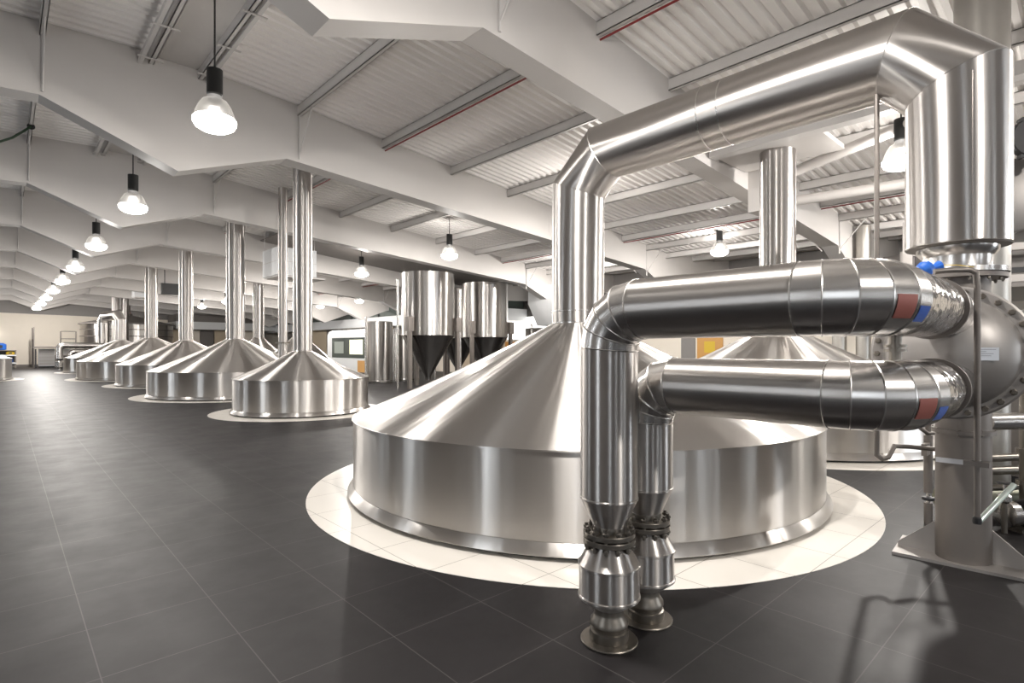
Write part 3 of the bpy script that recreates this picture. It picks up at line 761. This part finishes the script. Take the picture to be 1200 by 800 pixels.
def upright(x,y,R,zt,label):
    t = thing('storage_tank', label, 'tank', (x,y,0), 'plain upright tanks')
    MB().lathe([(R-.03,0),(R,.05),(R,zt-.03),(R-.04,zt)], 56, (x,y,0)).build('shell', M['steel'], t)
    MB().lathe([(R+.01,.06),(R+.02,.08),(R+.01,.10)], 56, (x,y,0), caps=(False,False)).build('base_hoop', M['bright'], t)
    MB().cyl((x-R-.08,y-.1,0),(x-R-.08,y-.1,zt+.2),.05,14).build('standpipe', M['bright'], t)
upright(12.6,22.6,.62,2.75,'short bright upright tank left of the hoppers')
upright(14.3,23.0,.60,2.2,'short upright tank standing right behind the leftmost hopper')
upright(20.2,19.3,1.1,2.55,'wide upright tank right of the hoppers, near the arching duct riser')

# thin vent pipe beside the small kettle's stack
pipe('vent_pipe', 'slim vertical vent pipe just left of the small kettle stack', [(5.95,16.2,roofz(5.95)-.1),(5.95,16.2,.0)], .125, M['steel2'], n=28, joints=(((5.95,16.2,1.68),(5.95,16.2,1.72)),))

# ------------------------------------------------------------------ roof mounted units
def unit(lo, hi, label, legs=True):
    c = ((lo[0]+hi[0])/2,(lo[1]+hi[1])/2)
    t = thing('air_unit', label, 'air unit', (c[0],c[1],lo[2]), 'white ceiling hung air units')
    MB().box(lo, hi).build('casing', M['ahu'], t)
    mb = MB(); zz = (lo[2]+hi[2])/2; mb.box((lo[0]-.006,lo[1]-.006,zz-.008),(hi[0]+.006,hi[1]+.006,zz+.008)); mb.build('panel_joint', M['purlin'], t)
    mb = MB(); mb.box((lo[0]+.05,lo[1]+.05,lo[2]-.05),(hi[0]+.35,hi[1]-.05,lo[2])); mb.build('drip_tray', M['white'], t)
    mb = MB()
    for (a,b) in ((lo[0]+.05,lo[1]+.05),(hi[0]-.05,lo[1]+.05),(lo[0]+.05,hi[1]-.05),(hi[0]-.05,hi[1]-.05)): mb.cyl((a,b,hi[2]),(a,b,roofz(a)-.05),.012,6)
    mb.build('hanger_rods', M['purlin'], t)
unit((6.75,18.9,4.02),(8.1,20.3,4.95),'white boxed air unit hanging beside the small kettle stack')
unit((6.3,43.0,4.9),(7.1,44.0,5.75),'small white air unit hanging far off left of the stacks')
t = thing('dark_screen', 'dark rectangular panel hanging between two kettle stacks', 'panel', (7.1,35,4.6))
MB().box((6.32,34.9,4.48),(7.86,35.05,5.09)).build('panel', M['black'], t)
mb = MB(); mb.cyl((6.5,34.97,5.09),(6.5,34.97,roofz(6.5)),.02,6); mb.cyl((7.7,34.97,5.09),(7.7,34.97,roofz(7.7)),.02,6); mb.build('hanger_rods', M['dark'], t)

# ------------------------------------------------------------------ mezzanine and offices at the far right
t = thing('mezzanine', 'upper office level with dark glazing and bright white fascia at the back', 'mezzanine', (20,40,0))
MB().box((20.4,23.5,3.15),(22.9,61.5,3.85)).build('fascia', M['ahu'], t)
MB().box((20.6,23.7,3.85),(22.8,61.5,4.9)).build('glazing', M['glass'], t)
for k in range(9): MB().box((20.52,24+4.3*k,3.85),(20.6,24.12+4.3*k,4.9)).build('mullion', M['dark'], t)
MB().box((11.6,57.5,3.3),(20.4,61.5,4.0)).build('fascia', M['ahu'], t)
MB().box((11.7,57.7,4.0),(20.4,61.5,4.7)).build('glazing', M['darkwall'], t)
t = thing('office_front', 'beige office partition under the long mezzanine side', 'partition', (21.5,40,0))
for k in range(9):
    MB().box((21.5,24+4*k,0),(21.6,27.9+4*k,3.15)).build('panel', [M['beige'],M['wall'],M['dullw']][k%3], t)
for k in range(4): MB().box((21.2,26+9.5*k,0),(21.5,26.3+9.5*k,3.15)).build('column', M['white'], t)
t = thing('office_front', 'beige and timber panel wall across the far end right of the conical tank', 'partition', (14,59.5,0))
for k in range(7):
    MB().box((11.6+1.22*k,59.5,0),(12.75+1.22*k,59.6,3.3)).build('panel', [M['beige'],M['wall'],M['darkwall'],M['beige']][k%4], t)
# control cabin
t = thing('control_cabin', 'white rounded cabin with a window and lit screen, right of the small kettle', 'cabin', (18,34.8,0))
mb = MB(); poly = [(17,31.8,0),(17,31.8,2.45),(17.12,31.8,2.68),(17.35,31.8,2.8),(19.3,31.8,2.8),(19.3,31.8,0)]
mb.prism(poly, (0,6.0,0)); mb.build('shell', M['ahu'], t)
w = MB().box((16.97,32.2,.9),(17.02,37.0,2.25)).build('window', M['glass'], t)
MB().box((16.955,32.5,1.15),(16.97,34.3,2.1)).build('screen', M['screen'], w)
MB().box((16.955,35.2,1.2),(16.97,36.6,2.0)).build('pane', M['glasst'], w)
MB().box((16.96,32.2,0),(17.0,33.2,.75)).build('timber_panel', M['wood'], t)
# bright clerestory behind the hoppers, orange door and notice behind the pipes
w = struct(MB().box((XW1-.06,19.2,1.95),(XW1,27.0,4.3)).build('window_3', M['ahu']))
MB().box((XW1-.075,19.4,2.1),(XW1-.06,26.8,4.15)).build('pane', M['lit'], w)
struct(MB().box((XW1-.05,22.2,0),(XW1,25.6,2.0)).build('door_1', M['wood']))
d = struct(MB().box((XW1-.05,11.4,0),(XW1,12.6,2.1)).build('door_2', M['wood']))
MB().box((XW1-.06,11.75,1.35),(XW1-.05,12.25,1.85)).build('notice', M['yellow'], d)
tag(MB().box((XW1-.06,10.7,1.4),(XW1-.02,11.1,1.75)).build('wall_sign', M['red']), 'small red notice on the back wall beside the orange door', 'notice')
struct(MB().box((XW1-.04,12.7,0),(XW1,13.4,2.3)).build('door_3', M['wallg']))
# slanted white air hood behind the riser
t = thing('air_hood', 'white slanted air hood between the hoppers and the duct riser', 'hood', (19,16.5,2.6))
mb = MB(); mb.prism([(18.0,16.2,3.6),(18.0,16.2,4.4),(19.3,16.2,4.4),(21.2,16.2,3.0),(21.2,16.2,2.6),(18.6,16.2,2.6)], (0,2.2,0)); mb.build('hood_body', M['ahu'], t)
mb = MB(); mb.box((18.9,16.4,0),(19.3,16.8,2.6)); mb.build('hood_leg', M['dark'], t)

# ------------------------------------------------------------------ far end of the hall
# lauter tank with dark conical roof
t = thing('lauter_tank', 'wide raised tank with dark conical roof at the far end', 'tank', (7.2,55.6,0))
lx, ly, lr = 7.95, 57.3, 3.3
MB().lathe([(lr,2.0),(lr,3.55)], 72, (lx,ly,0)).build('drum', M['steel'], t)
MB().lathe([(lr+.15,3.52),(lr+.15,3.6),(.3,4.35),(.3,4.5)], 72, (lx,ly,0)).build('cone_roof', M['darkwall'], t)
for k in range(2): MB().lathe([(lr+.01,2.5+.55*k),(lr+.03,2.53+.55*k),(lr+.01,2.56+.55*k)], 72, (lx,ly,0), caps=(False,False)).build('hoop', M['dull'], t)
for a in range(0,360,45):
    a = math.radians(a+10); MB().cyl((lx+math.cos(a)*3,ly+math.sin(a)*3,0),(lx+math.cos(a)*3,ly+math.sin(a)*3,2.0),.12,12).build('leg', M['dull'], t)
for (x,y,l) in ((6.35,51.6,'left of two grey stacks rising over the farthest kettle'),(6.95,51.6,'right of two grey stacks rising over the farthest kettle')):
    pipe('far_stack', l, [(x,y,roofz(x)-.05),(x,y,0)], .24, M['steel2'], 'stack', 'far grey stacks', 28)
pipe('far_stack', 'thin far stack above the conical tank roof', [(7.95,57.3,roofz(7.95)-.05),(7.95,57.3,4.52)], .16, M['steel2'], 'stack', 'far grey stacks', 20)
# far pair of insulated pipes (legs and runs)
for (x,y,zc,l) in ((2.95,50.2,1.75,'far insulated pipe leg with long horizontal run, taller of the far pair'),(3.55,50.4,1.32,'far insulated pipe leg, shorter of the far pair')):
    t = thing('insulated_pipe', l, 'pipe', (x,y,0), 'far insulated pipes')
    MB().lathe([(.12,0),(.12,.12),(.24,.2),(.25,.6),(.13,.72)], 28, (x,y,0)).build('lower_insulation', M['bright'], t)
    MB().lathe([(.17,.72),(.17,.8)], 28, (x,y,0)).build('flange', M['dark'], t)
    MB().tube([(x,y,.8),(x,y,.85),(x,y,zc-.2),(x+.08,y,zc-.06),(x+.25,y,zc),(x+2.6,y+.25,zc)], .22 if zc>1.5 else .19, 28).build('pipe_run', M['bright'], t)
# stair landing with railings, white cabinets below
t = thing('access_platform', 'small steel landing with tubular railings by the far wall', 'platform', (2.3,57.5,0))
MB().box((1.75,56.6,1.55),(4.4,59.2,1.68)).build('deck', M['dull'], t)
for (x,y) in ((1.78,56.65),(1.78,59.1),(3.4,56.65),(4.35,56.65)):
    MB().cyl((x,y,0),(x,y,2.9 if x>3 else 3.2),.045,10).build('post', M['dull'], t)
for z in (2.3, 2.9): MB().tube([(3.4,56.65,z),(4.35,56.65,z)], .035, 8).build('handrail', M['dull'], t)
MB().tube([(1.78,59.1,2.3),(1.78,56.65,2.3)], .035, 8).build('handrail', M['dull'], t)
MB().box((1.85,56.8,0),(1.95,57.0,1.5)).build('riser_pipe', M['dark'], t)
for (x0,x1,l) in ((2.1,3.1,'white slatted cabinet under the left half of the far landing'),(3.5,4.6,'white cabinet under the right half of the far landing')):
    t = thing('cabinet', l, 'cabinet', ((x0+x1)/2,58,0), 'cabinets under the far landing')
    MB().box((x0,57.6,.12),(x1,58.5,1.5)).build('body', M['ahu'], t)
    for k in range(5): MB().box((x0+.04,57.58,.2+.25*k),(x1-.04,57.6,.42+.25*k)).build('slat_door', M['white'], t)
    MB().box((x0+.03,57.7,0),(x1-.03,58.4,.12)).build('plinth', M['dark'], t)
t = thing('floor_grille', 'low grey ventilated box right of the far white cabinets', 'box', (3.6,55.4,0))
MB().box((3.0,55.2,.1),(3.9,56.0,1.0)).build('case', M['dull'], t)
mb = MB()
for k in range(7): mb.box((3.05,55.18,.2+.11*k),(3.85,55.2,.26+.11*k))
mb.build('louvre', M['dark'], t)
# rack of hose reels / drives on a trolley by the far wall
t = thing('motor_rack', 'rack holding blue and yellow machine parts by the far wall', 'rack', (.1,58.0,0))
for (x,y) in ((-1.4,57.5),(.75,57.5),(-1.4,58.5),(.75,58.5)): MB().box((x-.04,y-.04,0),(x+.04,y+.04,1.35)).build('post', M['cast'], t)
for z in (.35, .95): MB().box((-1.45,57.4,z),(.8,58.6,z+.09)).build('shelf', M['ahu'], t)
MB().box((-1.45,58.5,.2),(.8,58.6,1.35)).build('back_panel', M['dark'], t)
def part_box(x,y,z,w,h,m,l,nm='machine_part'):
    t = thing(nm, l, 'machine part', (x,y,z), 'machine parts on the far rack')
    MB().lathe([(w*.8,0),(w,h*.1),(w,h*.8),(w*.5,h)], 14, (x,y,z)).build('casing', m, t)
    MB().box((x-w*.4,y-w*1.1,z+h*.3),(x+w*.4,y-w*.9,z+h*.7)).build('cap', M['dark'], t)
part_box(-.15,58,1.40,.38,.55,M['blue'],'blue machine part on top of the far rack')
part_box(-1.1,58,1.05,.22,.3,M['blue'],'blue machine part at the left end of the far rack')
part_box(-.55,57.9,1.05,.2,.2,M['yellow'],'yellow machine part left of centre on the upper shelf of the far rack')
part_box(.45,57.9,1.05,.26,.25,M['yellow'],'yellow machine part at the right of the upper shelf of the far rack')
part_box(-.2,57.9,.445,.22,.22,M['olive'],'olive machine part on the lower shelf of the far rack')
part_box(.4,57.9,.445,.22,.3,M['blue'],'blue machine part on the lower shelf of the far rack')
MB_ = MB().box((-1.45,57.6,1.35),(.8,58.5,1.40)).build('shelf', M['cast'], bpy.data.objects['motor_rack'])
t = thing('exit_lamp', 'small bright white lamp high on the far left wall', 'lamp', (-.5,YW1-.1,2.75))
MB().box((-.75,YW1-.2,2.45),(-.25,YW1-.04,2.95)).build('diffuser', M['lit'], t)
MB().box((-.8,YW1-.06,2.4),(-.2,YW1-.021,3.0)).build('mounting_plate', M['ahu'], t)
t = thing('fire_bell', 'small brown round bell on the far wall above the rack', 'bell', (-.55,YW1-.1,1.9))
MB().lathe([(.18,0),(.18,.05),(.08,.1)],20,(-.55,YW1-.03,1.95),(0,-1,0)).build('gong', M['redpatch'], t)
MB().box((-.65,YW1-.045,1.75),(-.45,YW1-.03,1.85)).build('mount', M['cast'], t)

# ------------------------------------------------------------------ camera, world, view
cam = bpy.data.cameras.new('camera'); co = bpy.data.objects.new('camera', cam); COL.objects.link(co)
co.location = (0,0,1.54); co.rotation_euler = (PI/2, 0, -math.radians(42.7))
cam.sensor_width = 36; cam.lens = 36*647/1200; cam.shift_y = 8/1200; cam.clip_end = 200; cam.clip_start = .05
scn.camera = co
w = bpy.data.worlds.new('world'); w.use_nodes = True; scn.world = w
w.node_tree.nodes['Background'].inputs[0].default_value = (.8,.85,.9,1); w.node_tree.nodes['Background'].inputs[1].default_value = .3
vs = scn.view_settings
vs.view_transform = 'Standard'; vs.look = 'None'; vs.gamma = 1; vs.use_curve_mapping = False
vs.exposure = 0.25
